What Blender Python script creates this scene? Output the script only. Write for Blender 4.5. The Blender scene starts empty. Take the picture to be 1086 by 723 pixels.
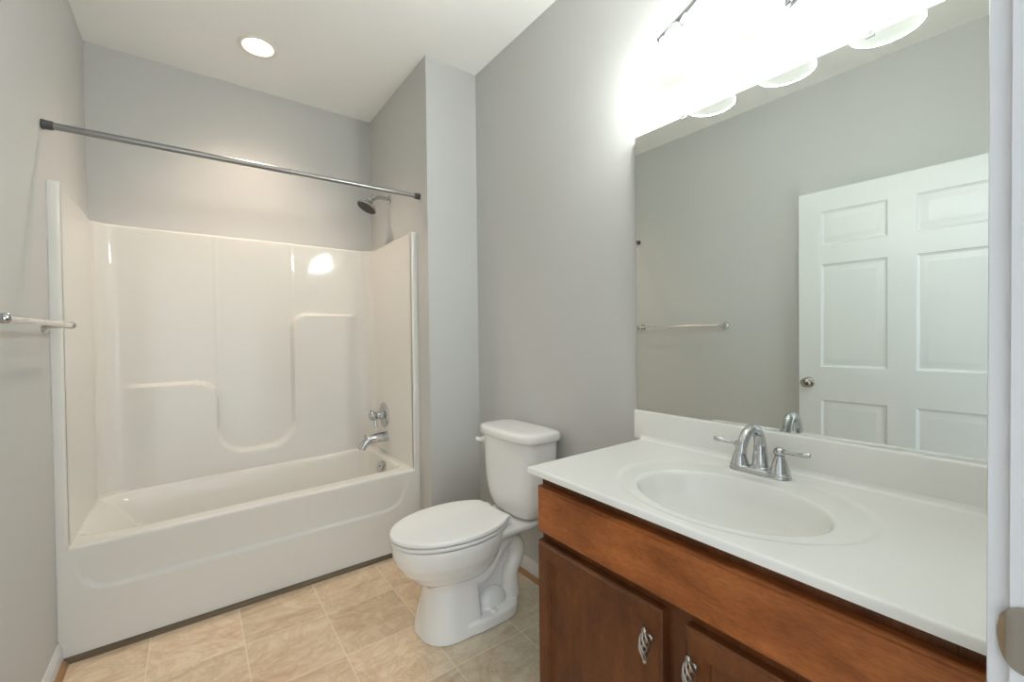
import bpy, bmesh, math, random
from mathutils import Vector, Matrix
PI = math.pi
random.seed(4)
S = bpy.context.scene
COL = S.collection

# ---------------------------------------------------------------- camera
F_PX, YAW, PITCH, ROLL, CAM_H = 454.1, 0.6404, -0.0139, -0.0109, 1.2062
fw = Vector((math.sin(YAW)*math.cos(PITCH), math.cos(YAW)*math.cos(PITCH), math.sin(PITCH)))
rt = Vector((math.cos(YAW), -math.sin(YAW), 0)); up = rt.cross(fw)
rt2 = rt*math.cos(ROLL)+up*math.sin(ROLL); up2 = -rt*math.sin(ROLL)+up*math.cos(ROLL)
cam_d = bpy.data.cameras.new('camera'); cam = bpy.data.objects.new('camera', cam_d); COL.objects.link(cam)
cam_d.sensor_width = 36; cam_d.lens = 36*F_PX/1086; cam_d.clip_start = 0.01
m = Matrix((rt2, up2, -fw)).transposed().to_4x4(); m.translation = (0, 0, CAM_H); cam.matrix_world = m
S.camera = cam

# ---------------------------------------------------------------- light and exposure
S.view_settings.view_transform = 'Standard'; S.view_settings.look = 'None'
S.view_settings.gamma = 1; S.view_settings.use_curve_mapping = False
S.view_settings.exposure = 0.47
WORLD_RGB, WORLD_STR = (0.84, 0.93, 1.0), 1.7
SHADE_RGB, SHADE_STR = (0.965, 1.0, 0.955), 50
DOWN_RGB, DOWN_STR, DOWN_BEAM = (1.0, 0.79, 0.60), 70.0, 30.0
wd = bpy.data.worlds.new('hall_daylight'); S.world = wd; wd.use_nodes = True
bgn = wd.node_tree.nodes['Background']; bgn.inputs[0].default_value = (*WORLD_RGB, 1); bgn.inputs[1].default_value = WORLD_STR
# the hall is brightest straight out of the doorway and dim to its sides
_t = wd.node_tree; _g = _t.nodes.new('ShaderNodeTexCoord'); _s = _t.nodes.new('ShaderNodeSeparateXYZ'); _r = _t.nodes.new('ShaderNodeMapRange'); _r.interpolation_type = 'SMOOTHSTEP'
for _i, _v in ((1, -.15), (2, -.95), (3, .45*WORLD_STR), (4, .95*WORLD_STR)): _r.inputs[_i].default_value = _v
_t.links.new(_g.outputs['Generated'], _s.inputs[0]); _t.links.new(_s.outputs[1], _r.inputs[0]); _t.links.new(_r.outputs[0], bgn.inputs[1])
S.cycles.max_bounces = 14; S.cycles.diffuse_bounces = 8; S.cycles.glossy_bounces = 6
S.cycles.blur_glossy = 0.5; S.cycles.sample_clamp_indirect = 6

# ---------------------------------------------------------------- materials
def mat(name, col, rough=.5, metal=0., spec=.5, coat=0., coat_rough=.05):
    M = bpy.data.materials.new(name); M.use_nodes = True
    b = M.node_tree.nodes['Principled BSDF']
    b.inputs['Base Color'].default_value = (*col, 1); b.inputs['Roughness'].default_value = rough
    b.inputs['Metallic'].default_value = metal; b.inputs['Specular IOR Level'].default_value = spec
    b.inputs['Coat Weight'].default_value = coat; b.inputs['Coat Roughness'].default_value = coat_rough
    return M
def nd(M, t, **kw):
    n = M.node_tree.nodes.new(t)
    for k, v in kw.items(): setattr(n, k, v)
    return n
def lk(M, a, b): M.node_tree.links.new(a, b)
def bsdf(M): return M.node_tree.nodes['Principled BSDF']
def coords(M, scale=(1, 1, 1), rot=(0, 0, 0)):
    g = nd(M, 'ShaderNodeNewGeometry'); mp = nd(M, 'ShaderNodeMapping')
    mp.inputs['Scale'].default_value = scale; mp.inputs['Rotation'].default_value = rot
    lk(M, g.outputs['Position'], mp.inputs['Vector']); return mp.outputs['Vector']
def add_bump(M, scale, strength, dist=.001, vec=None, detail=4):
    n = nd(M, 'ShaderNodeTexNoise'); n.inputs['Scale'].default_value = scale; n.inputs['Detail'].default_value = detail
    lk(M, vec if vec else coords(M), n.inputs['Vector'])
    b = nd(M, 'ShaderNodeBump'); b.inputs['Strength'].default_value = strength; b.inputs['Distance'].default_value = dist
    lk(M, n.outputs['Fac'], b.inputs['Height']); lk(M, b.outputs['Normal'], bsdf(M).inputs['Normal'])
def ramp(M, fac, stops):
    r = nd(M, 'ShaderNodeValToRGB'); e = r.color_ramp.elements
    e[0].position, e[0].color = stops[0][0], (*stops[0][1], 1); e[1].position, e[1].color = stops[-1][0], (*stops[-1][1], 1)
    for p, c in stops[1:-1]:
        x = e.new(p); x.color = (*c, 1)
    lk(M, fac, r.inputs['Fac']); return r.outputs['Color']
def mixc(M, fac, a, b, mode='MIX'):
    x = nd(M, 'ShaderNodeMix', data_type='RGBA', blend_type=mode)
    for s, v in ((x.inputs[0], fac), (x.inputs[6], a), (x.inputs[7], b)):
        if isinstance(v, (int, float)): s.default_value = v
        elif isinstance(v, tuple): s.default_value = (*v, 1)
        else: lk(M, v, s)
    return x.outputs[2]
def math_n(M, op, a, b=None, c=None):
    x = nd(M, 'ShaderNodeMath', operation=op)
    for i, v in enumerate((a, b, c)):
        if v is None: continue
        if isinstance(v, (int, float)): x.inputs[i].default_value = v
        else: lk(M, v, x.inputs[i])
    return x.outputs[0]

PAINT = mat('grey_wall_paint', (.55, .552, .542), .6, spec=.3); add_bump(PAINT, 260, .12)
CEIL = mat('white_ceiling_paint', (.90, .90, .885), .8, spec=.2); add_bump(CEIL, 180, .1)
TRIMW = mat('white_trim_paint', (.66, .665, .685), .32)
DOORW = mat('white_door_paint', (.72, .74, .73), .38); add_bump(DOORW, 30, .25, .0012, coords(DOORW, (1, 9, 1)))
TUBM = mat('white_gelcoat', (.755, .742, .705), .07, spec=.33)
PORC = mat('white_porcelain', (.86, .86, .85), .08, coat=.5)
SEATM = mat('white_seat_plastic', (.87, .87, .86), .22)
MARB = mat('cultured_marble', (.81, .805, .775), .24, coat=.2, coat_rough=.2)
CHROME = mat('chrome', (.55, .56, .57), .06, 1)
NICKEL = mat('satin_nickel', (.40, .365, .32), .26, 1)
PEWTER = mat('antique_pewter', (.42, .38, .34), .32, 1)
RODM = mat('brushed_steel_rod', (.32, .325, .32), .32, 1)
RUBBER = mat('dark_grey_rubber', (.06, .062, .066), .5)
DARKF = mat('dark_spray_face', (.03, .028, .025), .45)
BARM = mat('pale_bar', (.74, .71, .66), .2, .55)
DRAIN = mat('shadow_black', (.01, .01, .01), .6)
BAFF = mat('white_baffle', (.85, .82, .76), .45)
SHOE = mat('oak_shoe_moulding', (.34, .19, .085), .5); add_bump(SHOE, 60, .2)
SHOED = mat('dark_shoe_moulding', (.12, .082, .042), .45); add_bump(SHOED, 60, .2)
CAULK = mat('white_caulk', (.7, .7, .69), .5)
MIRR = mat('silvered_mirror', (.765, .80, .77), .0, 1)
MEDGE = mat('mirror_edge', (.10, .13, .12), .2)
PLASTIC = mat('clear_clip', (.85, .87, .86), .1); bsdf(PLASTIC).inputs['Transmission Weight'].default_value = .6

def emis(name, col, s):
    M = mat(name, (.9, .9, .88), .4); b = bsdf(M)
    b.inputs['Emission Color'].default_value = (*col, 1); b.inputs['Emission Strength'].default_value = s; return M
SHADEM = emis('lit_frosted_glass', SHADE_RGB, SHADE_STR)
DIMDISCM = mat('dim_disc_glass', (.82, .83, .81), .25); bsdf(DIMDISCM).inputs['Emission Color'].default_value = (*SHADE_RGB, 1); bsdf(DIMDISCM).inputs['Emission Strength'].default_value = .35
BULBM = emis('lit_bulb', SHADE_RGB, SHADE_STR*1.6)
DOWNM = emis('lit_floodlight', DOWN_RGB, DOWN_STR)

def wood(name, grain_axis, k):
    M = mat(name, (.2, .08, .03), .38, spec=.35, coat=.08, coat_rough=.25)
    sc = {'y': (9, 2.2, 9), 'z': (9, 9, 2.2)}[grain_axis]
    v = coords(M, sc)
    n = nd(M, 'ShaderNodeTexNoise'); n.inputs['Scale'].default_value = 2.2; n.inputs['Detail'].default_value = 6; n.inputs['Roughness'].default_value = .6
    n.inputs['Distortion'].default_value = .7; lk(M, v, n.inputs['Vector'])
    c = ramp(M, n.outputs['Fac'], [(.28, tuple(k*v for v in (.19, .056, .013))), (.5, tuple(k*v for v in (.30, .094, .024))), (.75, tuple(k*v for v in (.38, .135, .040)))])
    f = nd(M, 'ShaderNodeTexNoise'); f.inputs['Scale'].default_value = 26; f.inputs['Detail'].default_value = 3
    lk(M, v, f.inputs['Vector'])
    c2 = mixc(M, .45, c, ramp(M, f.outputs['Fac'], [(.35, (.55, .5, .48)), (.6, (1.0, 1.0, 1.0))]), 'MULTIPLY')
    big = nd(M, 'ShaderNodeTexNoise'); big.inputs['Scale'].default_value = 7; big.inputs['Detail'].default_value = 3
    lk(M, coords(M), big.inputs['Vector'])
    c3 = mixc(M, 1.0, c2, ramp(M, big.outputs['Fac'], [(.35, (.78, .74, .70)), (.65, (1.15, 1.12, 1.08))]), 'MULTIPLY')
    lk(M, c3, bsdf(M).inputs['Base Color'])
    return M
WOODY = wood('stained_maple_across', 'y', 1.15); WOODZ_SHADE = wood('stained_maple_upright_shade', 'z', .46)  # upright maple is darker: shade below the counter put into its colour

def floor_mat():
    M = mat('travertine_look_vinyl', (.5, .4, .3), .36, spec=.4)
    g = nd(M, 'ShaderNodeNewGeometry'); sp = nd(M, 'ShaderNodeSeparateXYZ'); lk(M, g.outputs['Position'], sp.inputs[0])
    T = .3015
    ux = math_n(M, 'DIVIDE', math_n(M, 'ADD', sp.outputs[0], .157+3*T), T)
    uy = math_n(M, 'DIVIDE', math_n(M, 'ADD', sp.outputs[1], -1.670+9*T), T)
    fx = math_n(M, 'FRACT', ux); fy = math_n(M, 'FRACT', uy)
    dx = math_n(M, 'MINIMUM', fx, math_n(M, 'SUBTRACT', 1, fx)); dy = math_n(M, 'MINIMUM', fy, math_n(M, 'SUBTRACT', 1, fy))
    d = math_n(M, 'MINIMUM', dx, dy)
    grout = math_n(M, 'LESS_THAN', d, .0075)
    cid = nd(M, 'ShaderNodeCombineXYZ'); lk(M, math_n(M, 'FLOOR', ux), cid.inputs[0]); lk(M, math_n(M, 'FLOOR', uy), cid.inputs[1])
    wn = nd(M, 'ShaderNodeTexWhiteNoise', noise_dimensions='3D'); lk(M, cid.outputs[0], wn.inputs['Vector'])
    off = nd(M, 'ShaderNodeVectorMath', operation='MULTIPLY_ADD'); lk(M, wn.outputs['Color'], off.inputs[0]); off.inputs[1].default_value = (7, 7, 7); lk(M, g.outputs['Position'], off.inputs[2])
    mp = nd(M, 'ShaderNodeMapping'); lk(M, off.outputs[0], mp.inputs['Vector'])
    mp.inputs['Rotation'].default_value = (0, 0, .6); mp.inputs['Scale'].default_value = (2.4, 6.5, 1)
    n = nd(M, 'ShaderNodeTexNoise'); n.inputs['Scale'].default_value = 1.5; n.inputs['Detail'].default_value = 9; n.inputs['Roughness'].default_value = .64; n.inputs['Distortion'].default_value = 1.3
    lk(M, mp.outputs[0], n.inputs['Vector'])
    c = ramp(M, n.outputs['Fac'], [(.25, (.56, .38, .23)), (.40, (.72, .55, .38)), (.55, (.80, .655, .49)), (.75, (.86, .765, .62))])
    n2 = nd(M, 'ShaderNodeTexNoise'); n2.inputs['Scale'].default_value = 5; n2.inputs['Detail'].default_value = 8; n2.inputs['Distortion'].default_value = 2.2; n2.inputs['Roughness'].default_value = .7
    lk(M, off.outputs[0], n2.inputs['Vector'])
    vein = ramp(M, n2.outputs['Fac'], [(.40, (1, 1, 1)), (.475, (.74, .66, .58)), (.50, (.66, .57, .48)), (.53, (.92, .88, .84)), (.6, (1, 1, 1))])
    c = mixc(M, .4, c, vein, 'MULTIPLY')
    tone = ramp(M, wn.outputs['Value'], [(0, (.90, .88, .85)), (1, (1.06, 1.04, 1.02))])
    c = mixc(M, 1.0, c, tone, 'MULTIPLY')
    # cooler light painted into the floor colour: grey green towards the vanity
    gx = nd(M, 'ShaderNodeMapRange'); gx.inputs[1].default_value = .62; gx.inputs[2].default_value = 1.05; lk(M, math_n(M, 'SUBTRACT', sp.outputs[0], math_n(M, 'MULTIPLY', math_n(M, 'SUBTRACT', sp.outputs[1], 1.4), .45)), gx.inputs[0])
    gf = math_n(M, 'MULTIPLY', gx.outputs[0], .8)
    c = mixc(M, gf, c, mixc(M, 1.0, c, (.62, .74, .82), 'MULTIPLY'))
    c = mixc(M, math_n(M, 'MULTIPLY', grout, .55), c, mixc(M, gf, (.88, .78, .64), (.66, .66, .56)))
    lk(M, c, bsdf(M).inputs['Base Color'])
    b = nd(M, 'ShaderNodeBump'); b.inputs['Strength'].default_value = .25; b.inputs['Distance'].default_value = .001
    lk(M, math_n(M, 'SUBTRACT', n2.outputs['Fac'], math_n(M, 'MULTIPLY', grout, .6)), b.inputs['Height']); lk(M, b.outputs['Normal'], bsdf(M).inputs['Normal'])
    return M
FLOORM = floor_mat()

# ---------------------------------------------------------------- object helpers
ORG = {}
def thing(name, label, cat, loc, group=None):
    o = bpy.data.objects.new(name, None); COL.objects.link(o); o.location = loc; o.empty_display_size = .05
    o['label'] = label; o['category'] = cat
    if group: o['group'] = group
    ORG[o.name] = Vector(loc); return o
def obj(name, bm, mats, parent=None, smooth=35, org=None, label=None, cat=None, kind=None, group=None):
    """one mesh object from a bmesh in world coordinates; a child takes its parent's origin"""
    bmesh.ops.recalc_face_normals(bm, faces=bm.faces)
    me = bpy.data.meshes.new(name)
    base = ORG[parent.name] if parent else Vector(org if org is not None else (0, 0, 0))
    bm.transform(Matrix.Translation(-base)); bm.to_mesh(me); bm.free()
    for M in (mats if isinstance(mats, (list, tuple)) else [mats]): me.materials.append(M)
    if smooth is not None:
        me.polygons.foreach_set('use_smooth', [True]*len(me.polygons))
        if smooth < 180: me.set_sharp_from_angle(angle=math.radians(smooth))
    o = bpy.data.objects.new(name, me); COL.objects.link(o)
    if parent: o.parent = parent
    else: o.location = base
    ORG[o.name] = base
    if label: o['label'] = label
    if cat: o['category'] = cat
    if kind: o['kind'] = kind
    if group: o['group'] = group
    return o
def NB(): return bmesh.new()
def box(bm, a, b, bev=0, seg=2, mi=0):
    r = bmesh.ops.create_cube(bm, size=1)
    vs = r['verts']
    for v in vs:
        v.co = Vector([a[i] if v.co[i] < 0 else b[i] for i in range(3)])
    fs = list({f for v in vs for f in v.link_faces})
    for f in fs: f.material_index = mi
    if bev:
        es = list({e for v in vs for e in v.link_edges})
        r2 = bmesh.ops.bevel(bm, geom=es, offset=bev, segments=seg, profile=.5, affect='EDGES')
        for f in r2['faces']: f.material_index = mi
    return bm
def loft(bm, loops, cap=(True, True), closed=True, mi=0):
    vl = [[bm.verts.new(p) for p in L] for L in loops]
    n = len(loops[0])
    for a, b in zip(vl[:-1], vl[1:]):
        for i in range(n if closed else n-1):
            j = (i+1) % n
            f = bm.faces.new((a[i], a[j], b[j], b[i])); f.material_index = mi
    if cap[0]: bm.faces.new(vl[0][::-1]).material_index = mi
    if cap[1]: bm.faces.new(vl[-1]).material_index = mi
    return bm
def frame_of(axis):
    z = Vector(axis).normalized(); x = z.orthogonal().normalized(); y = z.cross(x); return x, y, z
def lathe(bm, prof, c, axis=(0, 0, 1), n=32, cap=(True, True), mi=0, ex=1., ey=1., xdir=None):
    """prof: (radius, height) pairs along axis from c"""
    x, y, z = frame_of(axis)
    if xdir: x = Vector(xdir).normalized(); y = z.cross(x)
    c = Vector(c)
    L = [[c+z*h+x*(ex*r*math.cos(2*PI*i/n))+y*(ey*r*math.sin(2*PI*i/n)) for i in range(n)] for r, h in prof]
    return loft(bm, L, cap, True, mi)
def catmull(P, k=8):
    P = [Vector(p) for p in P]; out = []
    Q = [P[0]*2-P[1]]+P+[P[-1]*2-P[-2]]
    for i in range(1, len(Q)-2):
        a, b, c, d = Q[i-1:i+3]
        for j in range(k):
            t = j/k
            out.append(.5*((2*b)+(c-a)*t+(2*a-5*b+4*c-d)*t*t+(3*b-a-3*c+d)*t**3))
    out.append(P[-1]); return out
def tube(bm, P, R, n=16, sm=0, cap=(True, True), mi=0, flat=1.0, side=None):
    """sweep along P with radius R (number or list); flat squashes one cross axis"""
    if sm:
        Rl = R if isinstance(R, (list, tuple)) else [R]*len(P)
        m0 = len(P); P = catmull(P, sm); R = []
        for i in range(len(P)):
            t = i/(len(P)-1)*(m0-1); a = min(int(t), m0-2); R.append(Rl[a]+(Rl[a+1]-Rl[a])*(t-a))
    P = [Vector(p) for p in P]
    if not isinstance(R, (list, tuple)): R = [R]*len(P)
    T = [(P[min(i+1, len(P)-1)]-P[max(i-1, 0)]).normalized() for i in range(len(P))]
    u = Vector(side) if side else T[0].orthogonal()
    L = []
    for p, t, r in zip(P, T, R):
        u = (u-t*u.dot(t)).normalized(); w = t.cross(u)
        L.append([p+u*(r*math.cos(2*PI*i/n))+w*(r*flat*math.sin(2*PI*i/n)) for i in range(n)])
    return loft(bm, L, cap, True, mi)
def sph(bm, c, r, n=16, sc=(1, 1, 1), mi=0):
    q = bmesh.ops.create_uvsphere(bm, u_segments=n*2, v_segments=n, radius=r)
    for v in q['verts']:
        v.co = Vector((v.co.x*sc[0], v.co.y*sc[1], v.co.z*sc[2]))+Vector(c)
        for f in v.link_faces: f.material_index = mi
    return bm
def sstep(a, b, x):
    t = min(1, max(0, (x-a)/(b-a))); return t*t*(3-2*t)
def gridsurf(bm, us, vs, fn):
    V = [[bm.verts.new(fn(u, v)) for v in vs] for u in us]
    for i in range(len(us)-1):
        for j in range(len(vs)-1):
            bm.faces.new((V[i][j], V[i+1][j], V[i+1][j+1], V[i][j+1]))
    return V
def lin(a, b, n): return [a+(b-a)*i/(n-1) for i in range(n)]
def superloop(uc, vc, a_f, a_b, b, z, n=48, ef=2.0, eb=2.0, fn=None):
    """egg shaped loop in (u, v): front half-length a_f, back half-length a_b"""
    out = []
    for i in range(n):
        t = 2*PI*i/n; cc, ss = math.cos(t), math.sin(t)
        e = ef if cc >= 0 else eb
        u = uc+(a_f if cc >= 0 else a_b)*math.copysign(abs(cc)**(2/e), cc); v = vc+b*math.copysign(abs(ss)**(2/e), ss)
        out.append(fn(u, v, z) if fn else Vector((u, v, z)))
    return out

# ---------------------------------------------------------------- room shell
XL, XR, YB, YF, YT, YW, H = -.420, 1.3424, 3.036, 2.1316, 2.2716, .045, 2.7165
XC = XL+1.449
JX, HX = .655, -.300
def wall(name, a, b, M=PAINT): return obj(name, box(NB(), a, b), M, kind='structure', smooth=None)
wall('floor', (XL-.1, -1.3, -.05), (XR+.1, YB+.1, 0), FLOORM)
wall('wall_left', (XL-.1, YW-.12, 0), (XL, YB+.1, H))
wall('wall_right', (XR, YW-.12, 0), (XR+.1, YB+.1, H))
wall('wall_back', (XL, YB, 0), (XR, YB+.1, H))
wall('wall_alcove', (XC, YF, 0), (XR, YB, H))
bm = NB(); box(bm, (XL, YW-.12, 0), (HX-.02, YW, H)); box(bm, (JX+.02, YW-.12, 0), (XR, YW, H)); box(bm, (HX-.02, YW-.12, 2.06), (JX+.02, YW, H))
obj('wall_front', bm, PAINT, kind='structure', smooth=None)
# ceiling with the round cut-out of the recessed light
DLX, DLY, DLR = .297, 2.578, .072
bm = NB()
x0, x1, y0, y1 = XL-.1, XR+.1, YW-.12, YB+.1
cut = [bm.verts.new((DLX+DLR*math.cos(2*PI*i/48), DLY+DLR*math.sin(2*PI*i/48), H)) for i in range(48)]
ot = [bm.verts.new(p) for p in ((x0, y0, H), (x1, y0, H), (x1, y1, H), (x0, y1, H))]
es = [bm.edges.new((cut[i], cut[(i+1) % 48])) for i in range(48)]+[bm.edges.new((ot[i], ot[(i+1) % 4])) for i in range(4)]
bmesh.ops.triangle_fill(bm, use_beauty=True, use_dissolve=False, edges=es)
r = bmesh.ops.extrude_face_region(bm, geom=list(bm.faces))
for v in [g for g in r['geom'] if isinstance(g, bmesh.types.BMVert)]: v.co.z += .14
obj('ceiling', bm, CEIL, kind='structure', smooth=None)

def profile_run(name, prof, p0, p1, out, M, smooth=30):
    """extrude a (depth, height) profile from p0 to p1, depth along out"""
    o = Vector(out)
    L = [[Vector(p)+o*d+Vector((0, 0, h)) for d, h in prof] for p in (p0, p1)]
    return obj(name, loft(NB(), L), M, kind='structure', smooth=smooth)
BB = [(0, 0), (.013, 0), (.013, .058), (.011, .064), (.0085, .068), (.0075, .074), (.004, .080), (0, .081)]
QR = [(0, 0)]+[(.017*math.cos(a), .019*math.sin(a)) for a in lin(0, PI/2, 7)]
profile_run('baseboard_left', BB, (XL, YW, 0), (XL, YT-.001, 0), (1, 0, 0), TRIMW)
profile_run('trim_1', QR, (XL+.013, YW, 0), (XL+.013, YT-.016, 0), (1, 0, 0), SHOE)
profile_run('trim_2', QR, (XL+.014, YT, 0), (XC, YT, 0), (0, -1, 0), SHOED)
profile_run('baseboard_right', BB, (XR, .975, 0), (XR, YF, 0), (-1, 0, 0), TRIMW)
profile_run('trim_3', QR, (XR-.013, .975, 0), (XR-.013, YF-.013, 0), (-1, 0, 0), SHOE)
profile_run('baseboard_back', BB, (XC, YF, 0), (XR-.013, YF, 0), (0, -1, 0), TRIMW)
# door opening: jambs, casing on the room side, strike plate on the right jamb
bm = NB(); box(bm, (JX, YW-.12, 0), (JX+.02, YW, 2.06)); box(bm, (HX-.02, YW-.12, 0), (HX, YW, 2.06)); box(bm, (HX, YW-.12, 2.04), (JX, YW, 2.06))
box(bm, (JX-.011, -.045, 0), (JX, YW-.040, 2.04), .002)
jamb = obj('trim_4', bm, TRIMW, kind='structure', smooth=30)
CAS = [(0, 0), (.0155, 0), (.0165, .004), (.0165, .010), (.0135, .014), (.0125, .022), (.0105, .044), (.0085, .052), (.004, .056), (0, .057)]
bm = NB()
for x, s in ((JX+.006, 1), (HX-.006, -1)):
    L = [[Vector((x+s*w, YW+d, z)) for d, w in CAS] for z in (0, 2.046)]
    loft(bm, L)
L = [[Vector((xx, YW+d, 2.046+w)) for d, w in CAS] for xx in (HX-.063, JX+.063)]
loft(bm, L)
obj('trim_5', bm, TRIMW, kind='structure', smooth=30)
# strike plate: flat plate on the jamb with a curved D-shaped lip wrapping to the room side
def strike():
    bm = NB(); loops = []
    for i in range(25):
        s = -.045+.067*i/24                    # along y, towards the room; the last part is the curved lip
        k = max(0, (s+.004)/.0262)
        hh = .034*math.sqrt(max(.01, 1-k*k))
        y = YW-.009+s-.004*max(0, s/.022)**2; x = JX-.0018+(.006*(max(0, s-.006)/.016)**2)
        loops.append([Vector((x, y, .897+hh)), Vector((x, y, .897+hh*.33)), Vector((x, y, .897-hh*.33)), Vector((x, y, .897-hh)), Vector((x+.0016, y, .897-hh)), Vector((x+.0016, y, .897+hh))])
    return loft(bm, loops)
obj('strike_plate', strike(), NICKEL, jamb, label='satin nickel strike plate with curved lip')

# ---------------------------------------------------------------- six-panel door, open against the left wall
DX = -.319; DY0, DY1 = .071, 1.010; DZ0, DZ1 = .012, 2.030
def door_leaf():
    bm = NB()
    st = .113; pw = (DY1-DY0-3*st)/2
    ys = [(DY1-st-pw, DY1-st), (DY0+st, DY0+st+pw)]
    zs = [(1.712, 1.908), (1.000, 1.600), (.235, .806)]
    yc = sorted({DY0, DY1, *[a for p in ys for a in p]}); zc = sorted({DZ0, DZ1, *[a for p in zs for a in p]})
    def is_panel(a, b): return any(abs(a[0]-p[0]) < 1e-6 and abs(a[1]-p[1]) < 1e-6 for p in ys) and any(abs(b[0]-q[0]) < 1e-6 and abs(b[1]-q[1]) < 1e-6 for q in zs)
    def rc(x, a, b, i): return [Vector((x, a[0]+i, b[0]+i)), Vector((x, a[1]-i, b[0]+i)), Vector((x, a[1]-i, b[1]-i)), Vector((x, a[0]+i, b[1]-i))]
    for x, s in ((DX, 1), (DX-.035, -1)):
        for a in zip(yc[:-1], yc[1:]):
            for b in zip(zc[:-1], zc[1:]):
                if is_panel(a, b):
                    loft(bm, [rc(x, a, b, 0), rc(x-s*.005, a, b, .004), rc(x-s*.0095, a, b, .013), rc(x-s*.0095, a, b, .017), rc(x-s*.0015, a, b, .045), rc(x-s*.0015, a, b, .047)], (False, True))
                else:
                    bm.faces.new([bm.verts.new(p) for p in rc(x, a, b, 0)])
    loft(bm, [rc(DX, (DY0, DY1), (DZ0, DZ1), 0), rc(DX-.035, (DY0, DY1), (DZ0, DZ1), 0)], (False, False))
    bmesh.ops.remove_doubles(bm, verts=bm.verts, dist=1e-5)
    return bm
door = obj('door_1', door_leaf(), DOORW, kind='structure', smooth=20, org=(DX-.0175, DY0, DZ0))
bm = NB(); KY, KZ = DY1-.052, .905
lathe(bm, [(.031, 0), (.031, .004), (.026, .009), (.013, .012), (.011, .030), (.014, .036), (.024, .042), (.0275, .052), (.026, .062), (.018, .069), (.004, .0715)], (DX+.0005, KY, KZ), (1, 0, 0))
obj('door_knob', bm, NICKEL, door, label='oval satin nickel door knob', smooth=60)
for hz in (.25, 1.05, 1.82):
    bm = NB(); tube(bm, [(DX+.006, DY0-.007, hz-.045), (DX+.006, DY0-.007, hz+.045)], .006, 12); box(bm, (DX-.03, DY0-.0025, hz-.043), (DX+.004, DY0-.0005, hz+.043))
    obj('hinge', bm, NICKEL, door)

# ---------------------------------------------------------------- moulded bathtub and shower surround
ZS = 1.793; XI0, XI1 = -.387, .994
def rimz(x): return .428+.026*(x-XI0)/(XI1-XI0)
tub = thing('bathtub_shower_unit', 'white one-piece moulded bathtub with shower surround filling the alcove', 'bathtub', ((XL+XC)/2, YT+.01, 0))
# surround: path front-left -> back -> front-right, swept in z with shelf relief on the back panel
YI = 2.968; RC = .085
def surround():
    path = []      # (x, y, nx, ny)
    for y in lin(YT+.012, YI-RC, 34): path.append((XI0, y, 1, 0))
    for a in lin(0, PI/2, 12)[1:-1]: path.append((XI0+RC-RC*math.cos(a), YI-RC+RC*math.sin(a), math.cos(a), -math.sin(a)))
    for x in lin(XI0+RC, XI1-RC, 190): path.append((x, YI, 0, -1))
    for a in lin(PI/2, 0, 12)[1:-1]: path.append((XI1-RC+RC*math.cos(a), YI-RC+RC*math.sin(a), -math.cos(a), -math.sin(a)))
    for y in lin(YI-RC, YT+.012, 34): path.append((XI1, y, -1, 0))
    def sdbox(x, z, x0, x1, z1, r):
        cx, hx = (x0+x1)/2, (x1-x0)/2; cz, hz = z1/2-1, z1/2+1
        qx, qz = abs(x-cx)-hx+r, abs(z-cz)-hz+r
        return math.hypot(max(qx, 0), max(qz, 0))+min(max(qx, qz), 0)-r
    def smin(a, b, k):
        h = max(k-abs(a-b), 0)/k; return min(a, b)-h*h*k*.25
    def relief(x, z):
        a = sdbox(x, z, -.9, .103, .957, .10); b = sdbox(x, z, -.9, 1.9, .545, .02); c = sdbox(x, z, .500, 1.9, 1.347, .085)
        s = smin(smin(a, b, .17), c, .17)
        s = min(s, c+.0 if x > .5 else s)
        dep = .036*sstep(-.31, -.16, x)*(1-sstep(.80, .90, x))
        d = dep*(1-sstep(-.005, .013, s))
        return d
    def pt(i, z):
        x, y, nx, ny = path[i]; d = 0
        if ny == -1 or abs(ny) > .99:
            d = relief(x, z)
            for xs in (.110, .500):
                d += .0014*math.exp(-((x-xs)/.006)**2)*sstep(.5, .7, z)
        else:
            pass
        # narrow horizontal swell near the top of the panels, and a rounded top lip
        if z > ZS-.012: d -= .012*(1-math.sqrt(max(0, 1-((z-(ZS-.012))/.012)**2)))
        return Vector((x+nx*d, y+ny*d, z))
    bm = NB(); zs = [lambda x: 0]
    zz = lin(0, 1, 150)+[1.003, 1.006, 1.0085]
    def fn(i, t):
        x = path[i][0]; z0 = rimz(x)-.006
        z = z0+(ZS-.012-z0)*t if t <= 1 else ZS-.012+.012*(t-1)/.0085
        return pt(i, min(z, ZS))
    V = gridsurf(bm, range(len(path)), zz, fn)
    # top ledge back to the wall
    prev = [V[i][-1] for i in range(len(path))]
    out = []
    for i, (x, y, nx, ny) in enumerate(path):
        if nx == 1: q = (XL+.003, y, ZS)
        elif nx == -1: q = (XC-.003, y, ZS)
        elif ny == -1: q = (x, YB-.004, ZS)
        else: q = (XL+.003 if nx > 0 else XC-.003, YB-.004, ZS)
        out.append(bm.verts.new(q))
    for i in range(len(path)-1): bm.faces.new((prev[i], prev[i+1], out[i+1], out[i]))
    # the upright front flanges on both sides
    for a, b in ((XL+.002, XI0), (XI1, XC-.002)):
        n = 7; prof = []
        r = .010
        inn = b if a < 0 else a; outx = a if a < 0 else b; s = 1 if a < 0 else -1
        prof = [(outx, YT+.02), (outx, YT)]+[(inn-s*r+s*r*math.sin(t), YT+r-r*math.cos(t)) for t in lin(0, PI/2, 6)]+[(inn, YT+.02)]
        loft(bm, [[Vector((x, y, z)) for x, y in prof] for z in (rimz(inn)-.0, ZS)])
    return bm
obj('surround', surround(), TUBM, tub, smooth=40)
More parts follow.
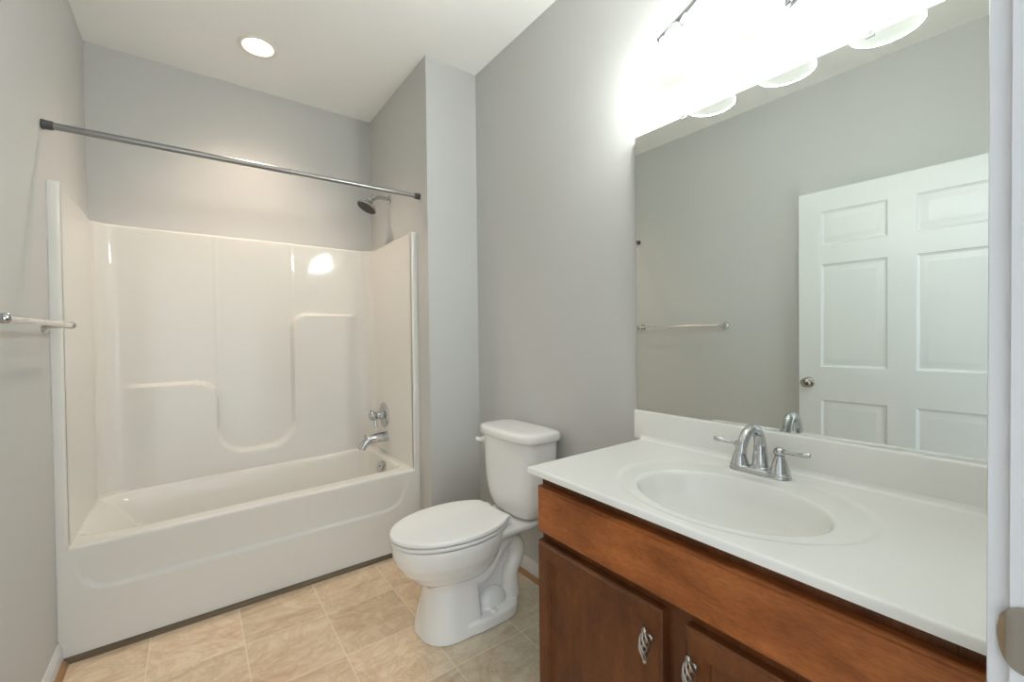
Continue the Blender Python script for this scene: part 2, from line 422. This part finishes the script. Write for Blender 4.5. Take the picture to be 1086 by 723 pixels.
# basin: height field dropping from the deck
BX0, BX1, BY0, BY1 = -.378, .950, YT+.075, 2.928
def basin():
    bm = NB()
    def f(x, y):
        dl = min(1, max(0, (x-BX0)/.30)); dr = min(1, max(0, (BX1-x)/.085)); df = min(1, max(0, (y-BY0)/.075)); db = min(1, max(0, (BY1-y)/.085))
        p = 3.2
        q = ((1-dl)**p+(1-dr)**p)**(1/p) if True else 0
        w = ((1-df)**p+(1-db)**p)**(1/p)
        t = 1-min(1, (q**2.6+w**2.6)**(1/2.6))
        return rimz(x)-.345*sstep(-.08, 1.0, t)*1.0+.345*sstep(-.08, 1.0, 0)*(1 if t <= 0 else 1)
    gridsurf(bm, lin(XI0, XI1, 210), lin(YT+.014, YI, 130), lambda x, y: Vector((x, y, f(x, y))))
    return bm
obj('basin', basin(), TUBM, tub, smooth=180)
def apron():
    bm = NB()
    def rec(x, z):
        zr = rimz(x)
        l = x-(-.388+(.428-z)*.27); r = (.985-(.454-z)*.42)-x; b = z-(.222+.012*(x+.3)/1.2)
        k = .075
        def sm(a, b):
            h = max(k-abs(a-b), 0)/k; return min(a, b)-h*h*k*.25
        s = sm(sm(l, b), sm(r, b)); s = min(s, l, r)
        return .012*sstep(-.001, .009, s)*(1-sstep(zr-.16, zr-.013, z))
    def fn(x, t):
        zr = rimz(min(max(x, XI0), XI1)); R = .013
        if t <= 1:
            z = .003+(zr-R-.003)*t; return Vector((x, YT+rec(x, z), z))
        a = (t-1)*PI/2
        return Vector((x, YT+R-R*math.cos(a), zr-R+R*math.sin(a)))
    gridsurf(bm, lin(XI0, XI1, 260), lin(0, 1, 110)+lin(1, 2, 7)[1:], fn)
    for a, b in ((XL+.002, XI0), (XI1, XC-.002)): box(bm, (a, YT, .003), (b, YT+.02, rimz(a)))
    return bm
obj('apron', apron(), TUBM, tub, smooth=50)
bm = NB(); ov = Vector((.918, 2.60, .405)); ax = Vector((-1, 0, .35)).normalized()
lathe(bm, [(.034, -.004), (.036, .003), (.033, .007), (.02, .010), (.004, .011)], ov, ax)
lathe(bm, [(.006, .010), (.006, .014), (.002, .015)], ov+Vector((0, 0, .0)), ax, 12)
obj('overflow_plate', bm, CHROME, tub, label='round chrome overflow plate', smooth=50)
bm = NB(); lathe(bm, [(.034, 0), (.034, .003), (.026, .004), (.02, .002)], (.72, 2.64, .114), n=24)
obj('drain', bm, CHROME, tub, label='chrome tub drain')
# caulk line where the unit meets the painted walls
for a, z0 in ((XL+.0005, .09), (XC-.004, .02)):
    obj('caulk_bead', box(NB(), (a, YT-.003, z0), (a+.0035, YT+.004, ZS)), CAULK, tub)

# ---------------------------------------------------------------- shower fittings
XS = XI1       # right-hand panel of the surround
def rose(bm, c, ax, r, h): lathe(bm, [(r, 0), (r, .003), (r*.86, h*.55), (r*.5, h*.9), (r*.3, h)], c, ax)
t = thing('shower_valve', 'round chrome shower valve with lever handle, above the tub spout', 'shower valve', (XS, 2.735, .697))
VC = Vector((XS-.0005, 2.735, .697))
bm = NB(); lathe(bm, [(.080, 0), (.080, .003), (.074, .008), (.05, .013), (.034, .015), (.030, .022)], VC, (-1, 0, 0), 40); obj('escutcheon', bm, CHROME, t, smooth=50)
bm = NB(); lathe(bm, [(.027, .018), (.027, .045), (.024, .052), (.020, .054), (.022, .060), (.030, .066), (.032, .078), (.029, .092), (.016, .099), (.003, .100)], VC, (-1, 0, 0), 28)
tube(bm, [VC+Vector((-.060, 0, -.010)), VC+Vector((-.064, -.012, -.045)), VC+Vector((-.060, -.02, -.078))], [.011, .009, .010], 12, 6)
tube(bm, [VC+Vector((-.086, 0, .02)), VC+Vector((-.090, .004, .042))], [.006, .004], 10)
obj('valve_handle', bm, CHROME, t, smooth=50)
t = thing('tub_spout', 'chrome tub spout with lift knob below the shower valve', 'tub spout', (XS, 2.70, .56))
SP = Vector((XS-.0005, 2.70, .562))
bm = NB(); tube(bm, [SP, SP+Vector((-.05, 0, 0)), SP+Vector((-.10, 0, -.006)), SP+Vector((-.135, 0, -.022)), SP+Vector((-.155, 0, -.050)), SP+Vector((-.160, 0, -.062))], [.031, .031, .029, .026, .0235, .023], 20, 6)
lathe(bm, [(.034, 0), (.034, .006), (.03, .010)], SP, (-1, 0, 0), 28)
obj('spout_body', bm, CHROME, t, smooth=60)
bm = NB(); lathe(bm, [(.004, 0), (.004, .020), (.009, .022), (.010, .028), (.006, .034)], SP+Vector((-.135, 0, -.004)), (-.15, 0, 1), 14); obj('diverter_knob', bm, CHROME, t)
t = thing('shower_fixture', 'chrome shower head with dark face on a bent arm', 'shower head', (XC, 2.684, 2.083))
SH = Vector((XC-.0005, 2.684, 2.083))
bm = NB(); lathe(bm, [(.030, 0), (.030, .003), (.024, .008), (.012, .011)], SH, (-1, 0, 0), 28); obj('flange', bm, CHROME, t)
E1 = SH+Vector((-.125, -.012, -.028))
bm = NB(); tube(bm, [SH, SH+Vector((-.045, 0, .006)), SH+Vector((-.085, -.004, -.002)), E1], .0125, 14, 8); obj('shower_arm', bm, CHROME, t, smooth=60)
hd = Vector((-.47, -.02, -.88)).normalized()
bm = NB(); lathe(bm, [(.013, -.012), (.017, 0), (.018, .012), (.026, .022), (.048, .036), (.061, .046), (.063, .055), (.059, .058)], E1, hd, 36, (True, False)); sph(bm, E1, .018)
hb = obj('shower_head', bm, CHROME, t, smooth=60)
bm = NB(); lathe(bm, [(.059, .0575), (.057, .060), (.02, .0605)], E1, hd, 36)
hx, hy, hz_ = frame_of(hd)
for rr, k in ((.015, 6), (.030, 12), (.044, 18)):
    for i in range(k):
        a = 2*PI*i/k; lathe(bm, [(.0022, .060), (.0015, .0625)], E1+hx*(rr*math.cos(a))+hy*(rr*math.sin(a)), hd, 6)
obj('spray_face', bm, DARKF, hb, label='dark spray face', smooth=40)
# tension rod
t = thing('shower_curtain_rod', 'bare grey metal shower curtain rod spanning the alcove', 'curtain rod', (XL, 2.228, 1.977))
RA, RB = Vector((XL+.001, 2.224, 1.975)), Vector((XC-.001, 2.232, 1.985)); rd = (RB-RA).normalized(); RJ = RA+(RB-RA)*.555
bm = NB(); lathe(bm, [(.0125, .02), (.0125, (RJ-RA).length-.006), (.0135, (RJ-RA).length-.005), (.0135, (RJ-RA).length), (.011, (RJ-RA).length+.001)], RA, rd, 24); obj('outer_tube', bm, RODM, t)
bm = NB(); lathe(bm, [(.0110, -.05), (.0110, (RB-RJ).length-.02)], RJ, rd, 24); obj('inner_tube', bm, RODM, t)
for c, a in ((RA, rd), (RB, -rd)):
    bm = NB(); lathe(bm, [(.0165, 0), (.0175, .004), (.0165, .008), (.0155, .026), (.0145, .030), (.012, .031)], c, a, 24); obj('end_cap', bm, RUBBER, t, label='dark rubber end cap')

# ---------------------------------------------------------------- towel bar
t = thing('towel_bar', 'pale bar with chrome end posts mounted on the left wall', 'towel bar', (XL, 1.86, 1.256))
yA, yB, zA = 1.500, 2.185, 1.258
for y in (yA, yB):
    bm = NB(); c = Vector((XL+.0005, y, zA))
    lathe(bm, [(.026, 0), (.026, .004), (.021, .009), (.014, .014), (.0105, .022), (.0095, .045), (.0105, .056), (.0125, .062), (.0130, .070), (.0115, .078), (.004, .082)], c, (1, 0, 0), 24)
    obj('post', bm, CHROME, t, smooth=60)
bm = NB(); tube(bm, [(XL+.070, yA+.012, zA), (XL+.070, yB-.012, zA)], .0085, 16); obj('bar', bm, BARM, t)

# ---------------------------------------------------------------- recessed ceiling light
t = thing('recessed_light', 'round recessed downlight glowing in the ceiling above the tub', 'ceiling light', (DLX, DLY, H))
bm = NB(); lathe(bm, [(.070, .001), (.0895, -.0005), (.0905, -.003), (.087, -.006), (.074, -.007), (.068, -.003), (.068, .003)], (DLX, DLY, H), n=48, cap=(False, False)); obj('trim_ring', bm, BAFF, t, smooth=60)
bm = NB(); lathe(bm, [(.068, .002), (.064, .03), (.058, .085), (.056, .09)], (DLX, DLY, H), n=40, cap=(False, True)); obj('baffle', bm, BAFF, t, smooth=60)
bm = NB(); lathe(bm, [(.044, .088), (.046, .070), (.043, .060), (.030, .054), (.004, .052)], (DLX, DLY, H), n=32, cap=(False, True)); obj('bulb', bm, DOWNM, t, smooth=60)
sl = bpy.data.lights.new('flood_beam', 'SPOT'); sl.energy = DOWN_BEAM; sl.color = DOWN_RGB; sl.spot_size = math.radians(112); sl.spot_blend = 1.0; sl.shadow_soft_size = .035
so = bpy.data.objects.new('flood_beam', sl); COL.objects.link(so); so.parent = t; so.location = (0, 0, .022)

# ---------------------------------------------------------------- toilet
TY = 1.597
t = thing('toilet', 'white two-piece toilet with closed lid between tub and vanity', 'toilet', (XR-.40, TY, 0))
def T(u, v, z): return Vector((XR-u, TY+v, z))
def egg(uf, ub, hw, z, ef=2.0, eb=2.4, uc=None):
    uc = uc if uc is not None else ub+(uf-ub)*.46
    return superloop(uc, 0, uf-uc, uc-ub, hw, z, 56, ef, eb, T)
bm = NB()
# bowl
loft(bm, [egg(.560, .33, .062, .165), egg(.600, .315, .085, .19), egg(.655, .30, .122, .23), egg(.700, .285, .154, .275), egg(.724, .272, .171, .315), egg(.733, .262, .178, .345), egg(.735, .258, .181, .366), egg(.735, .258, .181, .389)])
# front pedestal
loft(bm, [egg(.640, .40, .134, .002, 2.4, 7), egg(.637, .40, .132, .02, 2.4, 7), egg(.618, .40, .118, .10, 2.4, 7), egg(.600, .405, .106, .19, 2.4, 7), egg(.610, .405, .104, .25, 2.4, 5)])
# foot plate
loft(bm, [egg(.55, .195, .143, .002, 3, 3.4), egg(.55, .195, .143, .044, 3, 3.4), egg(.545, .202, .136, .051, 3, 3.4)])
# rear web and the deck under the tank
loft(bm, [egg(.45, .225, .040, .04, 3, 3), egg(.45, .20, .036, .16, 3, 3), egg(.45, .17, .042, .28, 3, 3), egg(.45, .13, .085, .335, 3, 3)])
loft(bm, [egg(.44, .05, .090, .318, 3, 4), egg(.50, .035, .130, .345, 3, 4), egg(.52, .032, .140, .362, 3, 4), egg(.50, .034, .136, .376, 3, 4)])
# trapway bulges on both sides
for s in (1, -1):
    tube(bm, [T(.48, s*.050, .235), T(.425, s*.070, .205), T(.375, s*.076, .205), T(.325, s*.074, .248), T(.28, s*.068, .296), T(.225, s*.062, .310), T(.185, s*.058, .265), T(.190, s*.056, .205), T(.222, s*.058, .150), T(.222, s*.058, .05)], [.040, .038, .036, .033, .032, .034, .037, .036, .036, .044], 18, 6)
    sph(bm, T(.322, s*.060, .060), .056, 12, (1.25, .74, 1.08))
o = obj('bowl', bm, PORC, t, smooth=180)
rm = o.modifiers.new('remesh', 'REMESH'); rm.mode = 'VOXEL'; rm.voxel_size = .0036; rm.use_smooth_shade = True
sm_ = o.modifiers.new('smooth', 'SMOOTH'); sm_.iterations = 5; sm_.factor = .5
# seat ring and lid
def lidloop(k, z, hw=.183): 
    out = []
    for p in superloop(.478, 0, .262-k, .262-k, hw-k, z, 72, 2.0, 2.15):
        out.append(T(max(p.x, .262+k), p.y, z))
    return out
bm = NB(); loft(bm, [lidloop(.030, .3885), lidloop(.030, .3950), lidloop(.001, .3955), lidloop(.0, .397), lidloop(.0, .4055), lidloop(.002, .4075)]); obj('seat', bm, SEATM, t, smooth=40)
bm = NB(); loft(bm, [lidloop(.030, .4070), lidloop(.030, .4135), lidloop(.001, .414), lidloop(-.001, .4155), lidloop(-.001, .425), lidloop(.001, .4285), lidloop(.005, .4305), lidloop(.012, .4312), lidloop(.08, .4325)]); obj('seat_lid', bm, SEATM, t, smooth=40)
for s in (1, -1):
    bm = NB(); tube(bm, [T(.248, s*.075-.022, .408), T(.248, s*.075+.022, .408)], .0125, 14); box(bm, T(.268, s*.075-.02, .378), T(.232, s*.075+.02, .405), .004); obj('seat_hinge', bm, SEATM, t)
# tank
def tankloop(z, hw, uf, ub=.022, e=5.0):
    out = []
    for p in superloop((uf+ub)/2, 0, (uf-ub)/2, (uf-ub)/2, hw, z, 64, e, e):
        bow = .016*(1-(p.y/hw)**2) if p.x > (uf+ub)/2 else 0
        out.append(T(p.x+bow*max(0, (p.x-(uf+ub)/2)/((uf-ub)/2)), p.y, z))
    return out
bm = NB()
loft(bm, [tankloop(.377, .085, .150, .05), tankloop(.380, .120, .168, .04), tankloop(.390, .142, .180, .032), tankloop(.410, .159, .190, .026), tankloop(.440, .172, .197), tankloop(.48, .181, .202), tankloop(.53, .186, .206), tankloop(.60, .190, .209), tankloop(.68, .193, .212), tankloop(.733, .195, .213)])
obj('tank', bm, PORC, t, smooth=60)
bm = NB()
loft(bm, [tankloop(.7345, .198, .216, .018), tankloop(.7365, .206, .226, .012), tankloop(.742, .2085, .229, .010), tankloop(.762, .2085, .229, .010), tankloop(.770, .206, .226, .012), tankloop(.7745, .199, .219, .018), tankloop(.777, .185, .205, .03), tankloop(.778, .15, .17, .06)])
obj('tank_lid', bm, PORC, t, smooth=60)
bm = NB(); c = T(.2165, .152, .705)
lathe(bm, [(.014, 0), (.014, .006), (.009, .010), (.009, .018)], c, (-1, 0, 0), 18)
tube(bm, [c+Vector((-.017, -.006, 0)), c+Vector((-.020, .012, -.001)), c+Vector((-.019, .034, -.004))], [.010, .009, .011], 14, 6, flat=.6, side=(0, 0, 1))
obj('flush_lever', bm, SEATM, t, smooth=60)
for s in (1, -1):
    bm = NB(); lathe(bm, [(.0145, -.004), (.0145, .004), (.012, .010), (.006, .0135), (.001, .0142)], T(.352, s*.120, .0525), n=20); obj('bolt_cap', bm, SEATM, t, smooth=60)

# ---------------------------------------------------------------- vanity cabinet
XFR = .829      # face frame plane
VX, VY0, VY1 = XR-.002, YW+.018, .968
t = thing('vanity_cabinet', 'dark-stained wooden vanity cabinet with two doors under the white top', 'cabinet', ((XFR+VX)/2, (VY0+VY1)/2, 0))
bm = NB(); box(bm, (XFR+.010, VY1-.016, .0), (VX, VY1-.001, .801)); box(bm, (XFR+.010, VY0, 0), (VX, VY0+.016, .801)); box(bm, (XFR+.010, VY0+.016, .10), (VX, VY1-.016, .116)); box(bm, (VX-.008, VY0+.016, .116), (VX, VY1-.016, .801)); box(bm, (XFR+.06, VY0+.016, 0), (XFR+.074, VY1-.016, .10))
obj('carcass', bm, WOODZ_SHADE, t, smooth=None)
bm = NB()
box(bm, (XFR, VY1-.040, .10), (XFR+.010, VY1, .8015), .0015, 1); box(bm, (XFR, VY0, .10), (XFR+.010, VY0+.040, .8015), .0015, 1)
ym = (VY0+VY1)/2
box(bm, (XFR, VY0+.04, .745), (XFR+.010, VY1-.04, .8015)); box(bm, (XFR, VY0+.04, .585), (XFR+.010, VY1-.04, .645)); box(bm, (XFR, VY0+.04, .10), (XFR+.010, VY1-.04, .14)); box(bm, (XFR, ym-.045, .14), (XFR+.010, ym+.045, .585))
obj('face_frame', bm, WOODZ_SHADE, t, smooth=30)
XD = .803
def slab_front(y0, y1, z0, z1):
    bm = NB()
    def rc(x, i): return [Vector((x, y0+i, z0+i)), Vector((x, y1-i, z0+i)), Vector((x, y1-i, z1-i)), Vector((x, y0+i, z1-i))]
    loft(bm, [rc(XFR-.001, 0), rc(XD+.007, 0), rc(XD+.004, .0025), rc(XD+.0035, .005), rc(XD, .008)])
    return bm
obj('drawer_front', slab_front(VY0+.010, VY1-.003, .629, .763), WOODY, t, smooth=20, label='wide blank drawer front without a pull')
def door_frame(y0, y1, z0, z1):
    bm = NB(); w = .056
    def rc(x, i): return [Vector((x, y0+i, z0+i)), Vector((x, y1-i, z0+i)), Vector((x, y1-i, z1-i)), Vector((x, y0+i, z1-i))]
    loft(bm, [rc(XFR-.001, 0), rc(XD+.006, 0), rc(XD+.004, .0025), rc(XD+.0035, .0045), rc(XD, .007), rc(XD, w-.012), rc(XD+.003, w-.010), rc(XD+.0035, w-.006), rc(XD+.0105, w-.003), rc(XD+.0135, w+.003)], (True, False))
    return bm
def door_panel(y0, y1, z0, z1):
    bm = NB(); w = .053
    box(bm, (XD+.013, y0+w, z0+w), (XD+.019, y1-w, z1-w)); return bm
def pull(c):
    """birdcage pull: four twisted strands between two end knobs, on a ball-ended post"""
    bm = NB(); c = Vector(c)
    ln = .060
    for k in range(5):
        P = []; R = []
        for i in range(23):
            s = i/22; a = 2*PI*k/5+s*PI*1.15; r = .0020+.0105*math.sin(PI*s)**.8*(1-.25*s)
            P.append(c+Vector((-.026+r*math.cos(a), r*math.sin(a), ln*(.5-s)))); R.append(.0024)
        tube(bm, P, R, 8)
    sph(bm, c+Vector((-.026, 0, ln*.5+.003)), .0064, 8, (1, 1, 1.2)); sph(bm, c+Vector((-.026, 0, -ln*.5-.004)), .0048, 8, (1, 1, 1.4))
    tube(bm, [c+Vector((.0, 0, .008)), c+Vector((-.022, 0, .008))], [.0058, .0042], 12); sph(bm, c+Vector((-.004, 0, .008)), .0075, 8)
    return bm
for y0, y1, py, lab in ((.548, VY1-.003, .572, 'left cabinet door nearest the toilet'), (VY0+.010, .493, .469, 'right cabinet door nearest the door frame')):
    d = obj('door', door_frame(y0, y1, .115, .603), WOODZ_SHADE, t, smooth=20, label=lab)
    obj('panel', door_panel(y0, y1, .115, .603), WOODZ_SHADE, d, smooth=None)
    obj('pull', pull((XD, py, .527)), PEWTER, d, label='twisted birdcage pewter pull', smooth=60)

# ---------------------------------------------------------------- vanity top with moulded oval bowl
CX0, CX1, CY0, CY1, CZ = .782, XR-.001, YW+.001, .980, .8205
t = thing('sink_counter', 'white cultured marble vanity top with moulded oval sink bowl and backsplash', 'countertop', ((CX0+CX1)/2, (CY0+CY1)/2, CZ-.019))
BCX, BCY, BAX, BAY = 1.004, .5136, .1607, .2137
def top_surface():
    bm = NB(); R = .006
    def f(x, y):
        z = CZ
        e2 = math.sqrt(((x-1.036)/.232)**2+((y-.516)/.291)**2)
        pad = math.hypot(x-1.240, max(0, abs(y-.535)-.0525))      # flat deck for the faucet base
        z -= .0035*(1-sstep(.93, 1.0, e2))*sstep(.031, .040, pad)
        e = math.sqrt(((x-BCX)/BAX)**2+((y-BCY)/BAY)**2)
        if e < 1.03:
            q = min(1, max(0, (1.03-e)/.14)); soft = q*q*(3-2*q)
            z -= .150*(1-min(1, e)**3.2)*.9+.022*soft
        b = x-(CX1-.025)
        if b > -.014: 
            k = min(1, (b+.014)/.014); z += .014*(1-math.sqrt(max(0, 1-k*k)))
        d = min(x-CX0, CY1-y)
        if d < R: z -= R-math.sqrt(max(0, R*R-(R-d)**2))
        return z
    fine = [0, .0008, .002, .004, .006]
    xs = [CX0+a for a in fine]+lin(CX0+.010, CX1-.042, 150)+lin(CX1-.040, CX1-.025, 8)
    ys = lin(CY0, CY1-.010, 210)+[CY1-a for a in fine[::-1]]
    V = gridsurf(bm, xs, ys, lambda x, y: Vector((x, y, f(x, y))))
    rim = [V[i][0] for i in range(len(xs))]+[V[-1][j] for j in range(1, len(ys))]+[V[i][-1] for i in range(len(xs)-2, -1, -1)]+[V[0][j] for j in range(len(ys)-2, 0, -1)]
    low = [bm.verts.new((v.co.x, v.co.y, CZ-.0185)) for v in rim]
    n = len(rim)
    for i in range(n):
        j = (i+1) % n; bm.faces.new((rim[i], rim[j], low[j], low[i]))
    return bm
obj('sink_top', top_surface(), MARB, t, smooth=50)
SPX = CX1-.025; SZ = .9235
bm = NB()
prof = [(SPX, CZ), (SPX, SZ-.006)]+[(SPX+.006-.006*math.cos(a), SZ-.006+.006*math.sin(a)) for a in lin(0, PI/2, 6)[1:]]+[(CX1, SZ), (CX1, CZ)]
loft(bm, [[Vector((x, y, z)) for x, z in prof] for y in (CY0, 1.008)])
# small return where the splash runs past the slab end
obj('backsplash', bm, MARB, t, smooth=40)
bm = NB(); lathe(bm, [(.0, 0), (.022, .0), (.024, .002), (.021, .004), (.016, .0025), (.015, .006), (.004, .0075)], (BCX, BCY, CZ-.159), n=24, cap=(False, True)); obj('sink_drain', bm, CHROME, t, label='chrome pop-up drain')

# ---------------------------------------------------------------- faucet
FX, FY, FZ = 1.240, .535, CZ+.0003
t = thing('faucet', 'chrome two-lever centerset faucet on the vanity top', 'faucet', (FX, FY, FZ))
def stad(k, z, hl=.079, hw=.0265):
    out = []; r = hw-k
    for i in range(40):
        a = 2*PI*i/40; cy = (hl-hw) if math.cos(a) >= 0 else -(hl-hw)
        out.append(Vector((FX+r*math.sin(a), FY+cy+r*math.cos(a), z)))
    return out
bm = NB(); loft(bm, [stad(0, FZ), stad(0, FZ+.005), stad(.002, FZ+.007), stad(.0015, FZ+.011), stad(.005, FZ+.0145), stad(.012, FZ+.016)]); obj('base', bm, CHROME, t, smooth=45)
bm = NB()
P = [(FX+.006, FY, FZ+.014), (FX+.006, FY, FZ+.055), (FX+.004, FY, FZ+.088), (FX-.012, FY, FZ+.116), (FX-.042, FY, FZ+.127), (FX-.074, FY, FZ+.118), (FX-.096, FY, FZ+.094), (FX-.103, FY, FZ+.072)]
tube(bm, P, [.0215, .0175, .0150, .0140, .0135, .0130, .0125, .0130], 22, 8)
lathe(bm, [(.0255, .013), (.0255, .016), (.0225, .019)], (FX+.006, FY, FZ), n=24)
obj('spout', bm, CHROME, t, smooth=60)
bm = NB(); lathe(bm, [(.0035, .014), (.0035, .075), (.0065, .078), (.007, .084), (.003, .088)], (FX+.0235, FY, FZ), n=12); obj('lift_rod', bm, CHROME, t)
for s in (1, -1):
    c = Vector((FX, FY+s*.0515, FZ))
    bm = NB(); lathe(bm, [(.0245, .013), (.0245, .017), (.0225, .020), (.0215, .026), (.0150, .048), (.0115, .056), (.0120, .058), (.0115, .060)], c, n=26); h = obj('handle', bm, CHROME, t, smooth=50)
    bm = NB(); lathe(bm, [(.0110, .060), (.0145, .064), (.0150, .070), (.0130, .076), (.006, .080), (.001, .081)], c, n=22)
    d = Vector((-.10, s, .02)).normalized(); q = c+Vector((0, 0, .070))
    tube(bm, [q, q+d*.022, q+d*.045+Vector((0, 0, .001)), q+d*.060+Vector((0, 0, .003)), q+d*.072+Vector((0, 0, .003))], [.0065, .0048, .0052, .0078, .0055], 14, 6, flat=1.0)
    obj('lever', bm, CHROME, h, smooth=60)

# ---------------------------------------------------------------- mirror
TILT = .012      # the sheet stands off the wall a little at its left end
MY0, MY1, MZ0, MZ1 = YW+.004, 1.002, .9242, 1.929
t = thing('wall_mirror', 'large frameless mirror on the wall above the backsplash', 'mirror', (XR, (MY0+MY1)/2, MZ0))
bm = NB(); box(bm, (XR-.0055, MY0, MZ0), (XR-.0005, MY1, MZ1), mi=1)
for f in bm.faces:
    if f.normal.x < -.9 or all(abs(v.co.x-(XR-.0055)) < 1e-6 for v in f.verts): f.material_index = 0
for v in bm.verts: v.co.x -= TILT*(v.co.y-MY0)
obj('glass', bm, [MIRR, MEDGE], t, smooth=None)
for y in (.807, .318):
    o_ = TILT*(y+.009-MY0)
    bm = NB(); box(bm, (XR-.009-o_, y-.009, MZ1-.008), (XR-.0058-o_, y+.009, MZ1+.010), .0015); box(bm, (XR-.0058-o_, y-.009, MZ1+.001), (XR-.0005, y+.009, MZ1+.010)); lathe(bm, [(.0045, 0), (.0045, .0015), (.003, .003)], (XR-.009-o_, y, MZ1+.004), (-1, 0, 0), 12)
    obj('mirror_clip', bm, PLASTIC, t, label='clear plastic mirror clip')

# ---------------------------------------------------------------- vanity light
LY = (.770, .540, .310); LD = .12
t = thing('vanity_light', 'chrome vanity light with three glowing bell shades above the mirror', 'wall light', (XR, .54, 2.16))
bm = NB(); lathe(bm, [(.078, 0), (.078, .006), (.072, .010), (.066, .010), (.062, .016), (.054, .020), (.048, .020), (.040, .028), (.02, .034), (.004, .036)], (XR-.0005, .54, 2.165), (-1, 0, 0), 40, ex=1, ey=1.25, xdir=(0, 0, 1)); obj('canopy', bm, CHROME, t, smooth=50)
bm = NB()
ZB = 2.172
P = [(XR-LD, LY[0]+.055, ZB-.018), (XR-LD, LY[0]+.02, ZB-.004), (XR-LD, LY[0]-.03, ZB+.012), (XR-LD, LY[0]-.09, ZB+.038), (XR-LD+.01, LY[1]+.06, ZB+.062), (XR-LD+.012, LY[1], ZB+.070), (XR-LD+.01, LY[1]-.06, ZB+.062), (XR-LD, LY[2]+.09, ZB+.038), (XR-LD, LY[2]+.03, ZB+.012), (XR-LD, LY[2]-.02, ZB-.004), (XR-LD, LY[2]-.055, ZB-.018)]
tube(bm, P, .0085, 14, 6, flat=1.0); sph(bm, P[0], .0105, 8); sph(bm, P[-1], .0105, 8)
tube(bm, [(XR-.03, .54, 2.18), (XR-.07, .54, 2.20), (XR-LD+.012, .54, ZB+.070)], .008, 14, 6)
tube(bm, [(XR-LD, .54, ZB+.065), (XR-LD, .54, ZB-.012)], .006, 12)
obj('arm', bm, CHROME, t, smooth=60)
for y in LY:
    c = (XR-LD, y, 1.985)
    bm = NB(); lathe(bm, [(.010, .186), (.018, .182), (.033, .168), (.036, .158), (.036, .150), (.033, .149)], c, n=28); obj('shade_holder', bm, CHROME, t)
    bm = NB()
    prof = [(.031, .156), (.033, .140), (.037, .118), (.044, .090), (.051, .060), (.058, .036), (.069, .016), (.075, .004), (.076, .0)]
    lathe(bm, prof+[(.074, -.001)]+[(r-.003, h+.0005) for r, h in prof[::-1]], c, n=40, cap=(False, False))
    sh = obj('shade', bm, SHADEM, t, label='glowing white glass bell shade', smooth=70)
    bm = NB(); lathe(bm, [(.0738, .0006), (.0738, .003), (.05, .0032), (.002, .0032)], c, n=40); obj('added_dim_disc', bm, DIMDISCM, sh, smooth=40, label='added white disc dimming the shade opening')  # disc added so the shade's opening looks dimmer in the mirror
    bm = NB(); lathe(bm, [(.012, .150), (.013, .110), (.024, .085), (.028, .062), (.024, .040), (.012, .030), (.002, .027)], c, n=24); obj('bulb', bm, BULBM, sh, smooth=60)
